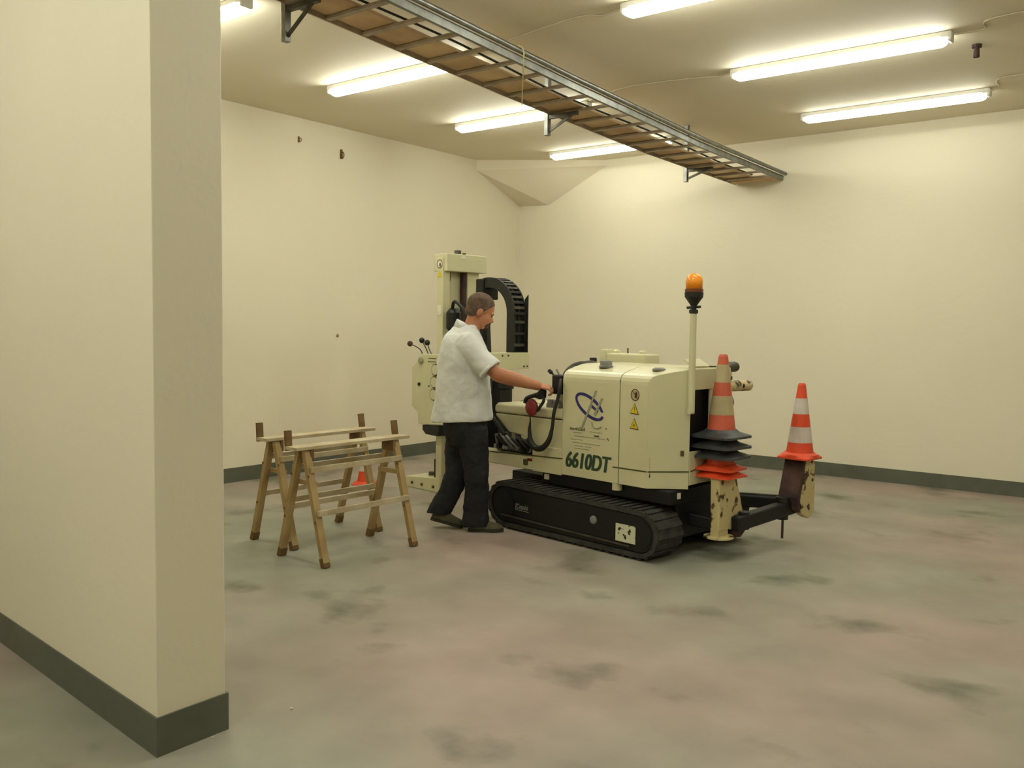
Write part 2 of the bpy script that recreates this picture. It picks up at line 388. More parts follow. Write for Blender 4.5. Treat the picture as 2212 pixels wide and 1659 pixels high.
# end piece, yellowish board at the wall
bm = nb(); bar(bm, (TX0, 9.62, tz(9.62)+.03), (TX1, 9.62, tz(9.62)+.03), .12, .05, up=(0, 0, 1))
tobj('end_plate', bm, 'cable')
for y, lb in ((3.46, 'near'), (6.11, 'middle'), (8.57, 'far')):
    h = tag(empty('tray_hanger', (TX0-.03, y, H)), {'near': 'galvanised hanger nearest the camera, at the upper left of the tray', 'middle': 'galvanised hanger in the middle, in front of a lit tube lamp', 'far': 'galvanised hanger farthest back near the tray end'}[lb], 'bracket', 'hangers carrying the cable tray')
    zb = {3.46: 3.23, 6.11: 3.14, 8.57: 3.09}[y]; zt = tz(y)
    p = obj('hanger_post', bx(-.02, .02, -.022, .022, zb-H, 0), 'steel', h, bevel=.003)
    q = obj('hanger_arm', bar(nb(), (.02, 0, zt-.02-H), (.30, 0, zt-.02-H), .03, .03, up=(0, 0, 1)), 'steel_dark', h)
    r = obj('hanger_brace', bar(nb(), (.01, 0, zb+.03-H), (.24, 0, zt-.03-H), .012, .022, up=(0, 0, 1)), 'steel_dark', h)
bm = nb(); tube(bm, [(TX1+.035, 4.90, tz(4.9)+.096), (TX1+.062, 4.93, tz(4.93)+.07), (TX1+.04, 4.96, tz(4.96)-.008), (TX1-.25, 5.33, tz(5.33)-.012), (TX0-.012, 5.74, tz(5.74)-.004), (TX0-.014, 5.74, tz(5.74)+.05)], .005, 6, k=3)
tag(obj('tie_string', bm, 'string'), 'thin cream string looped round the cable tray', 'string')

# ------------------------------------------------------------------ drill rig
rig = tag(empty('drilling_rig', (-2.92, 5.2, 0), math.radians(-7.7)), 'cream tracked drilling machine marked 6610DT with black crawler tracks', 'drilling machine')
def part(name, bm, m, parent=rig, **k): return obj(name, bm, m, parent, **k)
# tracks
def track_outline(off_=0.0, n=10):
    # stadium, slightly higher at the left end
    cL, rL, cR, rR = (-1.40, .190), .186-off_, (-.085, .178), .174-off_
    pts = []
    for k in range(n+1):
        a_ = -PI/2 + PI*k/n; pts.append((cR[0]+rR*math.cos(a_), cR[1]+rR*math.sin(a_)))
    for k in range(n+1):
        a_ = PI/2 + PI*k/n; pts.append((cL[0]+rL*math.cos(a_), cL[1]+rL*math.sin(a_)))
    return pts
def resample(pts, n):
    P = [Vector((p[0], p[1])) for p in pts]; P.append(P[0]); L_ = [0]
    for i in range(1, len(P)): L_.append(L_[-1]+(P[i]-P[i-1]).length)
    out = []
    for k in range(n):
        s = L_[-1]*k/n; i = max(j for j in range(len(L_)) if L_[j] <= s); i = min(i, len(P)-2)
        t_ = (s-L_[i])/max(1e-9, L_[i+1]-L_[i]); p = P[i].lerp(P[i+1], t_); d = (P[i+1]-P[i]).normalized(); out.append((p, d))
    return out
def make_track(y0, y1, near):
    tr = nb(); o_, i_ = track_outline(0.014), track_outline(.045)
    rings(tr, [[V(p[0], y0, p[1]) for p in o_], [V(p[0], y1, p[1]) for p in o_], [V(p[0], y1, p[1]) for p in i_], [V(p[0], y0, p[1]) for p in i_]], closed=True)
    for p, d in resample(track_outline(0.007), 56):
        q = V(p.x, 0, p.y); dd = V(d.x, 0, d.y); nrm = V(d.y, 0, -d.x)
        bar(tr, (q.x, y0+.004, q.z), (q.x, y1-.004, q.z), .030, .007, up=nrm)
    belt = part('track_belt', tr, 'tread')
    fr = nb(); f_ = track_outline(.052)
    prism(fr, f_, 'y', y0+.012, y1-.012)
    part('track_frame', fr, 'frame', belt)
    s = y0+.008 if near else y1-.02
    for cx_, rr in ((-.085, .10), (-1.40, .11)):
        part('track_wheel', cyl(nb(), (cx_, s, .182), (cx_, s+.012, .182), rr, n=28), 'frame', belt)
    bm_ = nb(); bar(bm_, (-1.42, y0+.003, .105), (-.16, y0+.003, .085), .012, .010, up=(0, 0, 1)); 
    part('frame_lip', bm_, 'steel_dark', belt)
    return belt
tb = make_track(0.0, .28, True); make_track(.85, 1.13, False)
part('track_hub', lathe(nb(), [(.03, 0), (.027, -.012), (.015, -.016)], (-.49, .012, .212), axis='y'), 'grey', tb)
part('torn_sticker', bx(-.285, -.115, .004, .0105, .105, .225), 'whitetorn', tb)
part('maker_lettering', place(text_bm('[Copuhi', .052, .0012, 0, .8), upright((-1.205, .008, .192), 0)), 'grey', tb)
bm = nb(); bar(bm, (-1.275, .0085, .166), (-1.13, .0085, .162), .004, .004, up=(0, 0, 1)); part('lettering_underline', bm, 'grey', tb)
# chassis
ch = nb(); box(ch, -1.60, .02, .285, .845, .12, .40); box(ch, -1.14, .05, .16, .84, .37, .47)
part('chassis', ch, 'frame', bevel=.01)
part('chassis_patch', bx(-1.11, -1.06, .152, .158, .405, .445), 'white')
part('chassis_patch', bx(.052, .058, .235, .27, .41, .45), 'white')  # small pale patch on the black chassis
part('jacking_foot', cyl(nb(), (-.385, .135, .425), (-.385, .135, .475), .036, n=20), 'cream', smooth=False)
part('side_lamp', bx(-1.275, -1.235, .085, .10, .50, .545), 'darkprint', bevel=.004)
# hood doors: profile in (y,z), swept along x and cut by the 45 degree corner
prof = [(.10, .475), (.10, 1.17), (.102, 1.195), (.110, 1.218), (.125, 1.236), (.15, 1.248), (.22, 1.268), (.30, 1.286), (.33, 1.29)]
def xr(y): return -.105 + (y-.10) if y < .30 else .10
def door(x0, x1f, name):
    bm_ = nb(); inn = [(.33, 1.275), (.30, 1.27), (.22, 1.252), (.155, 1.232), (.135, 1.222), (.12, 1.19), (.118, 1.17), (.118, .475)]
    P = prof + inn
    rings(bm_, [[V(x0, p[0], p[1]) for p in P], [V(x1f(p[0]), p[0], p[1]) for p in P]])
    return part(name, bm_, 'cream', bevel=.003)
sd = door(-.885, lambda y_: -.353, 'side_door')
rd = door(-.347, lambda y_: xr(y_) - .004, 'rear_door')
bm = nb()                                             # corner face of the rear door
c0, c1 = (-.105, .10), (.095, .30)
top = [(xr(p[0]), p[0], p[1]) for p in prof[1:]]
vs = [V(c0[0], c0[1], .475), V(c1[0], c1[1], .475)] + [V(*p) for p in reversed(top[:-1])]
inw = V(-.012, .012, 0)
rings(bm, [[v for v in vs], [v+inw for v in vs]])
part('corner_panel', bm, 'cream', bevel=.002)
part('corner_vent_slot', bx(-.0, .0, 0, 0, 0, 0) if False else place(bx(-.004, .004, -.001, .0, 0, .14), Matrix.Translation((-.09, .114, .55)) @ Matrix.Rotation(PI/4, 4, 'Z')), 'chipped')
part('door_latch', place(bx(-.012, .012, -.006, .0, -.018, .018), Matrix.Translation((.062, .267, .72)) @ Matrix.Rotation(PI/4, 4, 'Z')), 'darkprint', bevel=.002)
# inner shell
sh = nb(); box(sh, -.88, .06, .345, .765, 1.20, 1.278); box(sh, -.88, .04, .76, .775, .475, 1.25)
box(sh, -.885, -.86, .125, .775, .475, 1.24); box(sh, -.87, .0, .335, .76, .475, .50)
part('hood_shell', sh, 'cream', bevel=.004)
part('hood_top', bx(-.885, .10, .338, .78, 1.272, 1.292), 'cream', bevel=.008, seg=3)
part('engine_bay', prism(nb(), [(-.84, .14), (-.125, .14), (.05, .325), (.055, .755), (-.84, .755)], 'z', .505, 1.20), 'frame')
rp = nb(); box(rp, .082, .10, .305, .78, 1.147, 1.280); box(rp, .082, .10, .53, .80, .70, 1.147)
prism(rp, [(.305, .50), (.80, .52), (.82, .60), (.82, .73), (.305, .73)], 'x', .082, .10)
part('rear_panel', rp, 'cream', bevel=.004)
# seams
bm = nb(); box(bm, -.353, -.347, .104, .33, .475, 1.20); part('door_seam', bm, 'cream_seam')
bm = nb(); box(bm, -.885, .09, .33, .338, 1.262, 1.284); part('top_seam', bm, 'cream_seam')
# stripe
part('stripe', bar(nb(), (-1.68, .0965, .562), (-.875, .0965, .592), .002, .009, up=(0, 0, 1)), 'darkprint')
bm = nb(); bar(bm, (-.40, .0985, .588), (-.353, .0985, .589), .002, .009, up=(0, 0, 1))
bar(bm, (-.347, .0985, .589), (-.108, .0985, .590), .002, .009, up=(0, 0, 1))
bar(bm, (-.10, .1035, .590), (.097, .2995, .595), .002, .009, up=(0, 0, 1)); bar(bm, (.1015, .31, .596), (.1015, .50, .622), .002, .008, up=(0, 0, 1))
part('stripe', bm, 'darkprint')
# lettering and logo on the side door
nl = nb()
for k, dx_ in enumerate((-.0052, -.0026, 0, .0026, .0052)):          # heavy strokes
    tmp = place(text_bm('6610DT', .160, .0015, .18, .78), upright((-.640+dx_, .0985-.00012*k, .590), 0)); me_ = bpy.data.meshes.new('t'); tmp.to_mesh(me_); tmp.free(); nl.from_mesh(me_); bpy.data.meshes.remove(me_)
part('number_lettering', nl, 'greenprint')
part('maker_name', place(text_bm('movinGEA', .036, .0004, .1, .95), upright((-.735, .0985, .825))), 'darkprint')
bm = nb()
for r_, (z_, segs) in enumerate(((.812, [(-.62, -.50)]), (.795, [(-.77, -.69)]), (.770, [(-.76, -.56), (-.54, -.47)]), (.745, [(-.80, -.68)]), (.722, [(-.78, -.52)]), (.700, [(-.76, -.68), (-.66, -.60)]), (.680, [(-.76, -.62)]))):
    for a_, b_ in segs:
        x_ = a_
        while x_ < b_:
            l_ = random.uniform(.008, .022); box(bm, x_, min(x_+l_, b_), .098, .0995, z_, z_+.006); x_ += l_+.005
part('small_print', bm, 'greyprint')
bm = nb(); box(bm, -.575, -.53, .097, .0995, .784, .794); box(bm, -.47, -.462, .097, .0995, .845, .853); box(bm, -.455, -.447, .097, .0995, .775, .785); box(bm, -.445, -.438, .097, .0995, .768, .776)
part('print_scraps', bm, 'darkprint')
lg = nb(); cx_, cz_, n_ = -.625, .995, 48
def ell(a_, ra, rb, tilt=-.52): 
    x_, z_ = ra*math.cos(a_), rb*math.sin(a_); return (cx_ + x_*math.cos(tilt) - z_*math.sin(tilt), cz_ + x_*math.sin(tilt) + z_*math.cos(tilt))
outer = [ell(2*PI*k/n_, .150, .073) for k in range(n_)]; inner = [ell(2*PI*k/n_, .129, .050) for k in range(n_)]
for k in range(n_):
    if k in (1, 2, 3): continue
    a1, a2, b1, b2 = outer[k], outer[(k+1) % n_], inner[k], inner[(k+1) % n_]
    prism(lg, [a1, a2, b2, b1], 'y', .0975, .0995)
prism(lg, [(-.605, .990), (-.545, .955), (-.540, .975), (-.60, 1.010)], 'y', .0975, .0995)
part('logo_ring', lg, 'blue')
lg = nb()
prism(lg, [(-.705, .83), (-.680, .84), (-.555, 1.115), (-.575, 1.110)], 'y', .0965, .0972)
prism(lg, [(-.585, .94), (-.565, .93), (-.500, 1.06), (-.515, 1.065)], 'y', .0965, .0972)
tube(lg, [(-.60, .097, .885), (-.585, .097, .855), (-.55, .097, .845), (-.51, .097, .86)], .005, 6)
part('logo_strokes', lg, 'greyprint')
# warning labels
bm = nb(); lathe(bm, [(.036, 0), (.036, -.0015)], (-.215, .0995, 1.105), axis='y', n=28); pz = part('label_prohibition', bm, 'reflect_dirty')
bm = nb()
rings(bm, [ring((-.215, .0975, 1.105), V(1,0,0), V(0,0,1), .037, .041, 28), ring((-.215, .0965, 1.105), V(1,0,0), V(0,0,1), .037, .041, 28), ring((-.215, .0965, 1.105), V(1,0,0), V(0,0,1), .032, .036, 28), ring((-.215, .0975, 1.105), V(1,0,0), V(0,0,1), .032, .036, 28)], closed=True)
bar(bm, (-.240, .097, 1.132), (-.190, .097, 1.078), .001, .004, up=(0, 0, 1)); prism(bm, [(-.218, 1.085), (-.198, 1.085), (-.196, 1.118), (-.206, 1.128), (-.218, 1.115)], 'y', .0965, .0975)
part('label_mark', bm, 'brownprint', pz)
for z_, kind in ((1.008, 0), (.905, 1)):
    tri = lambda s: [(-.218-.034*s, z_-.030*s), (-.218+.034*s, z_-.034*s), (-.218, z_+.036*s)]
    lb = part('label_warning', prism(nb(), tri(1.12), 'y', .0975, .0992), 'brownprint')
    part('label_field', prism(nb(), tri(.92), 'y', .0965, .0975), 'yellow', lb)
    bm = nb()
    if kind == 0: box(bm, -.220, -.216, .0955, .0965, z_-.008, z_+.016); box(bm, -.220, -.216, .0955, .0965, z_-.018, z_-.012)
    else:
        lathe(bm, [(.006, 0), (.006, -.001)], (-.218, .0965, z_-.008), axis='y', n=12)
        for k in range(8):
            a_ = PI*k/4; bar(bm, (-.218+.009*math.cos(a_), .096, z_-.008+.009*math.sin(a_)), (-.218+.015*math.cos(a_), .096, z_-.008+.015*math.sin(a_)), .001, .0015, up=(0, 1, 0))
    part('label_mark', bm, 'brownprint', lb)
# caps and things on the hood
part('filler_cap', lathe(nb(), [(.050, 0), (.052, .012), (.044, .016), (.044, .048), (.036, .054)], (-.60, .245, 1.272), n=24), 'grey')
part('filler_cap', lathe(nb(), [(.045, 0), (.045, .012), (.03, .020)], (-.13, .245, 1.272), n=24), 'grey')
part('hood_latch', bx(-.015, .045, .62, .68, 1.292, 1.303), 'darkprint', bevel=.003)
fl = nb(); vs = [V(.02, .33, 1.298), V(.095, .33, 1.298), V(.095, .50, 1.302), V(.02, .50, 1.302)]; 
rings(fl, [[V(.085, .335, 1.296), V(.085, .525, 1.296), V(-.02, .56, 1.343), V(-.02, .37, 1.343)], [V(.09, .335, 1.306), V(.09, .525, 1.306), V(-.015, .56, 1.353), V(-.015, .37, 1.353)]])
part('raised_flap', fl, 'cream')
tk = nb(); box(tk, -1.10, -.70, .84, 1.02, .75, 1.358); prism(tk, [(-1.20, .75), (-1.20, 1.20), (-1.165, 1.385), (-1.10, 1.39), (-1.09, .75)], 'y', .84, 1.02)
part('far_tank', tk, 'cream', bevel=.014, seg=3)
bm = nb()
for x_ in (-1.04, -.78): lathe(bm, [(.03, 0), (.03, .03), (.015, .04)], (x_, .90, 1.345), n=16)
part('tank_cap', bm, 'cream')
part('tank_pin', cyl(nb(), (-.95, .93, 1.345), (-.95, .93, 1.40), .006, n=8), 'darkprint')
part('tank_knob', bx(-1.28, -1.235, .84, .89, 1.275, 1.315), 'hose', bevel=.008)
part('tank_arm', bar(nb(), (-1.26, .865, 1.28), (-1.18, .87, 1.20), .02, .02), 'cream')
# engine cover on the left
eb = nb(); prism(eb, [(-1.62, .872), (-1.62, .855), (-1.47, .735), (-1.30, .72), (-1.20, .66), (-1.19, .475), (-.89, .465), (-.89, .872)], 'y', .115, .60)
part('engine_cover', eb, 'cream', bevel=.012, seg=3)
lid = part('cover_lid', prism(nb(), [(-1.63, .878), (-.89, .878), (-.89, .955), (-1.60, .955), (-1.63, .935)], 'y', .108, .62), 'cream', bevel=.02, seg=4)
bm = nb()
for k in range(8): bar(bm, (-1.68+.045*k+.06, .42-.012*k, .9555), (-1.655+.045*k+.06, .37-.012*k, .9555), .012, .003, up=(0, 0, 1))
part('vent_slots', bm, 'frame', lid)
part('lower_rail', bx(-1.95, -1.19, .10, .22, .47, .57), 'cream', bevel=.006)
part('lower_skirt', bx(-1.19, -.887, .100, .116, .465, .66), 'cream', bevel=.003)
part('cross_rail', bx(-2.6, -1.30, .62, .72, .44, .54), 'cream', bevel=.006)
# hydraulic fittings between mast and engine cover
vb = part('valve_block', bx(-1.66, -1.24, .16, .34, .571, .66), 'steel_dark', bevel=.01)
for k in range(11):
    x_ = -1.63+.038*k; r_ = random.uniform(.014, .024); y_ = random.uniform(.13, .19); zt_ = random.uniform(.66, .73)
    part('hydraulic_fitting', cyl(cyl(nb(), (x_, y_, .60), (x_+random.uniform(-.02, .02), y_-.02, zt_), r_, n=8), (x_, y_-.045, .61), (x_, y_, .61), r_*.8, n=8), random.choice(['grey', 'steel_dark', 'frame', 'grey']), vb)
for k in range(7):
    x_ = -1.62+.06*k
    part('hydraulic_hose', tube(nb(), [(x_, .16, .64), (x_+.03, .09, .69+.03*random.random()), (x_+.10, .09, .66), (x_+.13, .14, .60)], .011, 8), random.choice(['hose', 'grey', 'hose']), vb, smooth=True)
part('red_tag', bx(-1.24, -1.19, .094, .0985, .535, .555), 'red')
# hose running down left side of the cover
part('side_hose', tube(nb(), [(-1.665, .10, 1.25), (-1.665, .09, 1.05), (-1.66, .09, .95), (-1.655, .09, .88), (-1.58, .09, .80), (-1.49, .09, .71)], .016, 10), 'hose', smooth=True)
part('hose_bundle', tube(tube(tube(nb(), [(-1.07, .32, 1.10), (-1.06, .33, 1.20), (-.99, .36, 1.255), (-.90, .42, 1.285), (-.86, .50, 1.25)], .026, 10), [(-1.03, .26, 1.08), (-1.02, .27, 1.20), (-.96, .30, 1.27), (-.90, .36, 1.285), (-.87, .44, 1.24)], .020, 10), [(-1.00, .22, 1.08), (-.97, .23, 1.20), (-.93, .26, 1.255), (-.87, .32, 1.24)], .016, 8), 'steel_dark', smooth=True)
# operator console
con = part('console_box', bx(-1.03, -.925, .13, .30, 1.06, 1.205), 'frame', bevel=.012)
part('console_post', bx(-1.02, -.93, .20, .28, .955, 1.06), 'cream', con)
part('console_lever', cyl(cyl(nb(), (-1.03, .17, 1.19), (-1.075, .17, 1.22), .008, n=8), (-1.07, .17, 1.215), (-1.095, .17, 1.232), .015, n=10), 'frame', con)
part('console_lever', cyl(nb(), (-.98, .16, 1.205), (-1.0, .15, 1.245), .007, n=8), 'grey', con)
bm = nb(); cyl(bm, (-1.06, .16, .985), (-1.06, .16, 1.015), .028, n=16); cyl(bm, (-1.0, .16, .985), (-1.0, .16, 1.015), .028, n=16); box(bm, -1.09, -.96, .14, .22, .955, .985)
part('console_buttons', bm, 'grey', con)
# mast
ma = part('mast_column', bx(-2.925, -2.84, .57, .655, .05, 2.19), 'cream', bevel=.005)
part('mast_column', bx(-2.925, -2.855, .885, 1.03, .05, 2.14), 'cream', bevel=.005)
part('mast_back', bx(-2.935, -2.915, .655, .885, .25, 2.10), 'cream')
part('mast_rod', bx(-2.905, -2.86, .835, .875, .25, 2.06), 'rust')
part('mast_rail', bx(-2.908, -2.885, .665, .70, .25, 2.06), 'chipped')
hd = part('mast_header', bx(-2.99, -2.80, .585, 1.08, 2.062, 2.225), 'cream', bevel=.006)
part('header_knob', cyl(cyl(nb(), (-2.88, .78, 2.225), (-2.88, .78, 2.265), .032, n=12), (-2.88, .86, 2.225), (-2.88, .86, 2.245), .018, n=10), 'steel_dark', hd)
part('header_lamp', bx(-2.80, -2.79, .76, .80, 2.185, 2.205), 'white', hd)
bm = nb(); lathe(bm, [(.038, 0), (.038, -.002)], (-2.885, .569, 2.13), axis='y', n=24); s1 = part('mast_sticker', bm, 'white')
bm = nb(); rings(bm, [ring((-2.885, y_, 2.13), V(1,0,0), V(0,0,1), r_, r_, 24) for y_, r_ in ((.567, .039), (.565, .039), (.565, .034), (.567, .034))], closed=True); blob(bm, (-2.878, .566, 2.12), .012, .002, .02, 8, 6)
part('sticker_mark', bm, 'darkprint', s1)
part('mast_sticker', prism(nb(), [(-2.915, 2.01), (-2.855, 2.01), (-2.885, 2.075)], 'y', .566, .569), 'yellow')
part('mast_sticker', bx(-2.91, -2.86, .566, .569, 1.66, 1.75), 'white')
ft = nb(); prism(ft, [(-3.36, .0), (-3.36, .10), (-2.90, .135), (-2.86, .16), (-2.84, .10), (-2.85, .0)], 'y', .55, .98)
fo = part('mast_foot', ft, 'cream', bevel=.006)
for x_ in (-3.25, -3.10, -2.93): part('foot_bolt', lathe(nb(), [(.014, 0), (.014, -.01), (.008, -.012)], (x_, .55, .05), axis='y', n=10), 'darkprint', fo)
part('foot_cylinder', cyl(cyl(nb(), (-2.96, .62, .13), (-2.96, .62, .30), .03, n=12), (-2.96, .62, .30), (-2.96, .62, .44), .017, n=10), 'rust')
part('foot_ring', lathe(nb(), [(.03, 0), (.03, .03), (.015, .035)], (-3.14, .70, .12), n=14), 'steel_dark', fo)
# valve panel with gauges and levers
vp = part('gauge_panel', prism(nb(), [(-2.58, 1.30), (-3.05, 1.295), (-3.19, 1.16), (-3.19, .80), (-3.10, .74), (-3.09, .63), (-2.58, .66)], 'y', .49, .545), 'cream', bevel=.006)
for z_ in (1.155, 1.04, .925):
    x_ = -2.83 - (1.155-z_)*.10
    g = part('gauge', lathe(nb(), [(.056, 0), (.056, -.012), (.046, -.014)], (x_, .49, z_), axis='y', n=26), 'darkprint', vp)
    part('gauge_face', lathe(nb(), [(.045, -.0145), (.045, -.016)], (x_, .49, z_), axis='y', n=26), 'reflect_dirty', g) if False else obj('gauge_face', lathe(nb(), [(.047, -.0145), (.047, -.0165)], (x_, .49, z_), axis='y', n=26), 'cream', vp)
part('panel_knob', lathe(nb(), [(.030, 0), (.030, -.02), (.02, -.025)], (-3.045, .49, 1.235), axis='y', n=20), 'greyprint', vp)
part('panel_port', lathe(nb(), [(.016, 0), (.016, -.01)], (-3.075, .49, 1.01), axis='y', n=16), 'frame', vp)
part('panel_port', lathe(nb(), [(.007, 0), (.007, -.006)], (-2.93, .49, 1.0), axis='y', n=12), 'darkprint', vp)
part('panel_print', box(box(nb(), -2.94, -2.83, .487, .49, 1.255, 1.262), -2.95, -2.83, .487, .49, 1.225, 1.23), 'darkprint', vp)
for pts in ([(-3.06, .52, 1.28), (-3.10, .52, 1.33), (-3.17, .52, 1.36), (-3.26, .52, 1.385)], [(-2.98, .52, 1.29), (-3.02, .52, 1.35), (-3.08, .52, 1.42)], [(-2.93, .52, 1.29), (-2.97, .52, 1.34), (-3.0, .52, 1.40)]):
    lv = part('control_lever', tube(nb(), pts, .0055, 8), 'steel_dark', vp, smooth=True)
    part('lever_ball', blob(nb(), pts[-1], .027, .027, .027), 'rust' if pts[-1][0] < -3.2 else 'hose', lv, smooth=True)
part('panel_motor', prism(nb(), [(-3.03, .63), (-3.03, .585), (-2.98, .545), (-2.80, .54), (-2.78, .63)], 'y', .49, .60), 'hose', bevel=.008)
# carriage, motor and energy chain
part('carriage', bx(-2.85, -2.46, .66, .86, .70, 1.28), 'frame', bevel=.03)
part('feed_motor', lathe(nb(), [(.05, -.16), (.075, -.14), (.075, .10), (.05, .14), (.03, .17)], (-2.40, .66, 1.44), n=20), 'hose', smooth=False)
part('feed_motor', lathe(nb(), [(.04, -.12), (.07, -.08), (.07, .06), (.04, .10)], (-2.74, .62, 1.62), n=18), 'frame')
part('carriage_hose', tube(tube(nb(), [(-2.38, .64, 1.60), (-2.28, .62, 1.64), (-2.24, .60, 1.50), (-2.22, .60, 1.25)], .016, 8), [(-2.74, .60, 1.70), (-2.66, .56, 1.78), (-2.56, .58, 1.70), (-2.5, .62, 1.5)], .016, 8), 'hose', smooth=True)
CH = [V(-2.47, 0, 1.935), V(-2.38, 0, 1.95)]
for k in range(11):
    a_ = PI/2 - PI/2*k/10; CH.append(V(-2.34+.275*math.cos(a_), 0, 1.675+.275*math.sin(a_)))
CH += [V(-2.065, 0, 1.6), V(-2.065, 0, 1.5), V(-2.065, 0, 1.4), V(-2.065, 0, 1.33)]
def offs(P, d_):
    out = []
    for i, p in enumerate(P):
        t_ = (P[min(i+1, len(P)-1)]-P[max(i-1, 0)]).normalized(); out.append(p + V(t_.z, 0, -t_.x)*d_*-1)
    return out
PO, PI_ = offs(CH, .045), offs(CH, -.045)
ec = nb()
for y0_, y1_ in ((.69, .702), (.825, .837)):
    rings(ec, [[V(a_.x, y0_, a_.z), V(a_.x, y1_, a_.z), V(b_.x, y1_, b_.z), V(b_.x, y0_, b_.z)] for a_, b_ in zip(PO, PI_)])
chn = part('energy_chain', ec, 'hose')
FP = [(Vector(p), (CH[min(i+1, len(CH)-1)]-CH[max(i-1, 0)]).normalized()) for i, p in enumerate(CH)]
for i in range(0, len(FP)):
    p, d = FP[i]; nrm = V(d.z, 0, -d.x)
    for s in (-1, 1):
        q = p + nrm*.038*s
        part('chain_link', bar(nb(), (q.x, .70, q.z), (q.x, .828, q.z), .024, .010, up=nrm), 'steel_dark' if i % 2 else 'hose', chn)
part('chain_cables', tube(tube(nb(), [V(p.x, .74, p.z) for p in CH], .018, 8, smooth=False), [V(p.x, .79, p.z) for p in CH], .018, 8, smooth=False), 'frame', chn, smooth=True)
part('chain_bracket', bx(-2.50, -2.40, .67, .86, 1.80, 1.985), 'frame', chn, bevel=.01)
part('chain_guide', prism(nb(), [(-2.04, 1.22), (-2.0, 1.22), (-2.0, 1.84), (-2.04, 1.80)], 'y', .84, .848), 'hose', chn)
part('chain_plate', bx(-2.13, -1.99, .42, .86, 1.19, 1.335), 'cream', bevel=.005)
part('chain_plate_bolts', cyl(cyl(cyl(cyl(nb(), (-1.99, .79, 1.215), (-1.984, .79, 1.215), .008, n=8), (-1.99, .83, 1.215), (-1.984, .83, 1.215), .008, n=8), (-1.99, .53, 1.31), (-1.984, .53, 1.31), .008, n=8), (-1.99, .60, 1.31), (-1.984, .60, 1.31), .008, n=8), 'darkprint')
part('support_post', bx(-2.34, -2.13, .46, .66, .50, 1.30), 'frame', bevel=.02)
part('feed_cylinder', lathe(nb(), [(.06, .50), (.06, 1.02), (.075, 1.03), (.075, 1.10), (.05, 1.13)], (-2.02, .60, 0), n=20), 'hose')
part('far_beam', bx(-2.6, -1.2, .72, .85, .56, .72), 'cream', bevel=.01)
# beacon
bp_ = part('beacon_pole', lathe(nb(), [(.024, 1.0), (.022, 1.665)], (.112, .285, 0), n=18), 'cream', smooth=False)
part('pole_clamp', bx(.095, .125, .262, .308, .99, 1.03), 'cream', bp_)
be = part('beacon_base', lathe(nb(), [(.016, 1.655), (.030, 1.665), (.030, 1.685), (.018, 1.69), (.022, 1.715), (.050, 1.755), (.061, 1.77), (.063, 1.80), (.058, 1.803)], (.112, .285, 0), n=26), 'hose', smooth=False)
part('beacon_screw', cyl(nb(), (.06, .285, 1.70), (.165, .285, 1.705), .009, n=8), 'hose', be)
part('beacon_collar', lathe(nb(), [(.060, 1.803), (.062, 1.822), (.056, 1.824)], (.112, .285, 0), n=26), 'amber_low', be)
part('beacon_lens', lathe(nb(), [(.055, 1.824), (.056, 1.875), (.050, 1.900), (.036, 1.918), (.014, 1.926)], (.112, .285, 0), n=26), 'amber', be, smooth=True)
# rear pipe and work lamp
ep = part('rear_pipe', cyl(nb(), (.05, .78, 1.155), (.05, 1.09, 1.150), .040, n=22), 'chipped')
part('pipe_hole', lathe(nb(), [(.016, .0), (.016, .004)], (.086, .97, 1.152), axis='x', n=16), 'frame', ep)
part('pipe_end', lathe(nb(), [(.041, 0), (.036, .01), (.02, .012)], (.05, 1.09, 1.15), axis='y', n=22), 'steel_dark', ep)
part('pipe_pin', cyl(nb(), (.05, 1.10, 1.14), (.05, 1.125, 1.135), .009, n=8), 'steel_dark', ep)
wl = part('work_lamp', lathe(nb(), [(.020, -.07), (.036, -.05), (.038, .02), (.034, .04), (.012, .055)], (.06, .86, 1.292), axis='y', n=20), 'steel_dark')
part('lamp_stem', cyl(cyl(nb(), (.06, .83, 1.19), (.06, .83, 1.26), .010, n=10), (.06, .83, 1.20), (.06, .83, 1.225), .018, n=10), 'steel_dark', wl)
part('lamp_bracket', cyl(nb(), (.06, .73, 1.285), (.06, .80, 1.283), .009, n=8), 'steel_dark', wl)
part('rear_chain', tube(nb(), [(.09, .80, 1.09), (.10, .81, 1.04), (.09, .80, .98)], .010, 6), 'rust')
# stabiliser arms and legs
ar = nb(); bar(ar, (-.10, .95, .31), (.36, 1.24, .30), .10, .09, up=(0, 0, 1)); bar(ar, (.30, .55, .235), (.36, 1.26, .285), .08, .10, up=(0, 0, 1)); bar(ar, (-.10, .45, .25), (.25, .52, .22), .09, .09, up=(0, 0, 1))
arm = part('stabiliser_arm', ar, 'frame', bevel=.012)
part('arm_joint', cyl(cyl(nb(), (.34, 1.12, .20), (.34, 1.12, .36), .045, n=16), (.31, .66, .19), (.31, .66, .31), .038, n=14), 'hose', arm)
part('arm_pin', cyl(nb(), (.37, 1.08, .07), (.37, 1.08, .20), .009, n=8), 'rust', arm)
part('arm_edge', bar(nb(), (-.08, .935, .362), (.34, 1.22, .352), .03, .012, up=(0, 0, 1)), 'steel_dark', arm)
lg1 = part('stabiliser_leg', prism(nb(), [(.39, .556), (.60, .556), (.64, .46), (.70, .30), (.705, .21), (.62, .17), (.54, .20), (.40, .20)], 'x', .21, .28), 'chipped', bevel=.008)
part('leg_foot', cyl(bx(.215, .275, .40, .52, .158, .205), (.245, .455, .150), (.245, .455, .162), .10, n=26), 'chipped', lg1)
part('leg_bracket', prism(nb(), [(.56, .17), (.70, .21), (.76, .30), (.80, .28), (.79, .18), (.70, .12), (.60, .13)], 'x', .225, .265), 'rust', lg1)
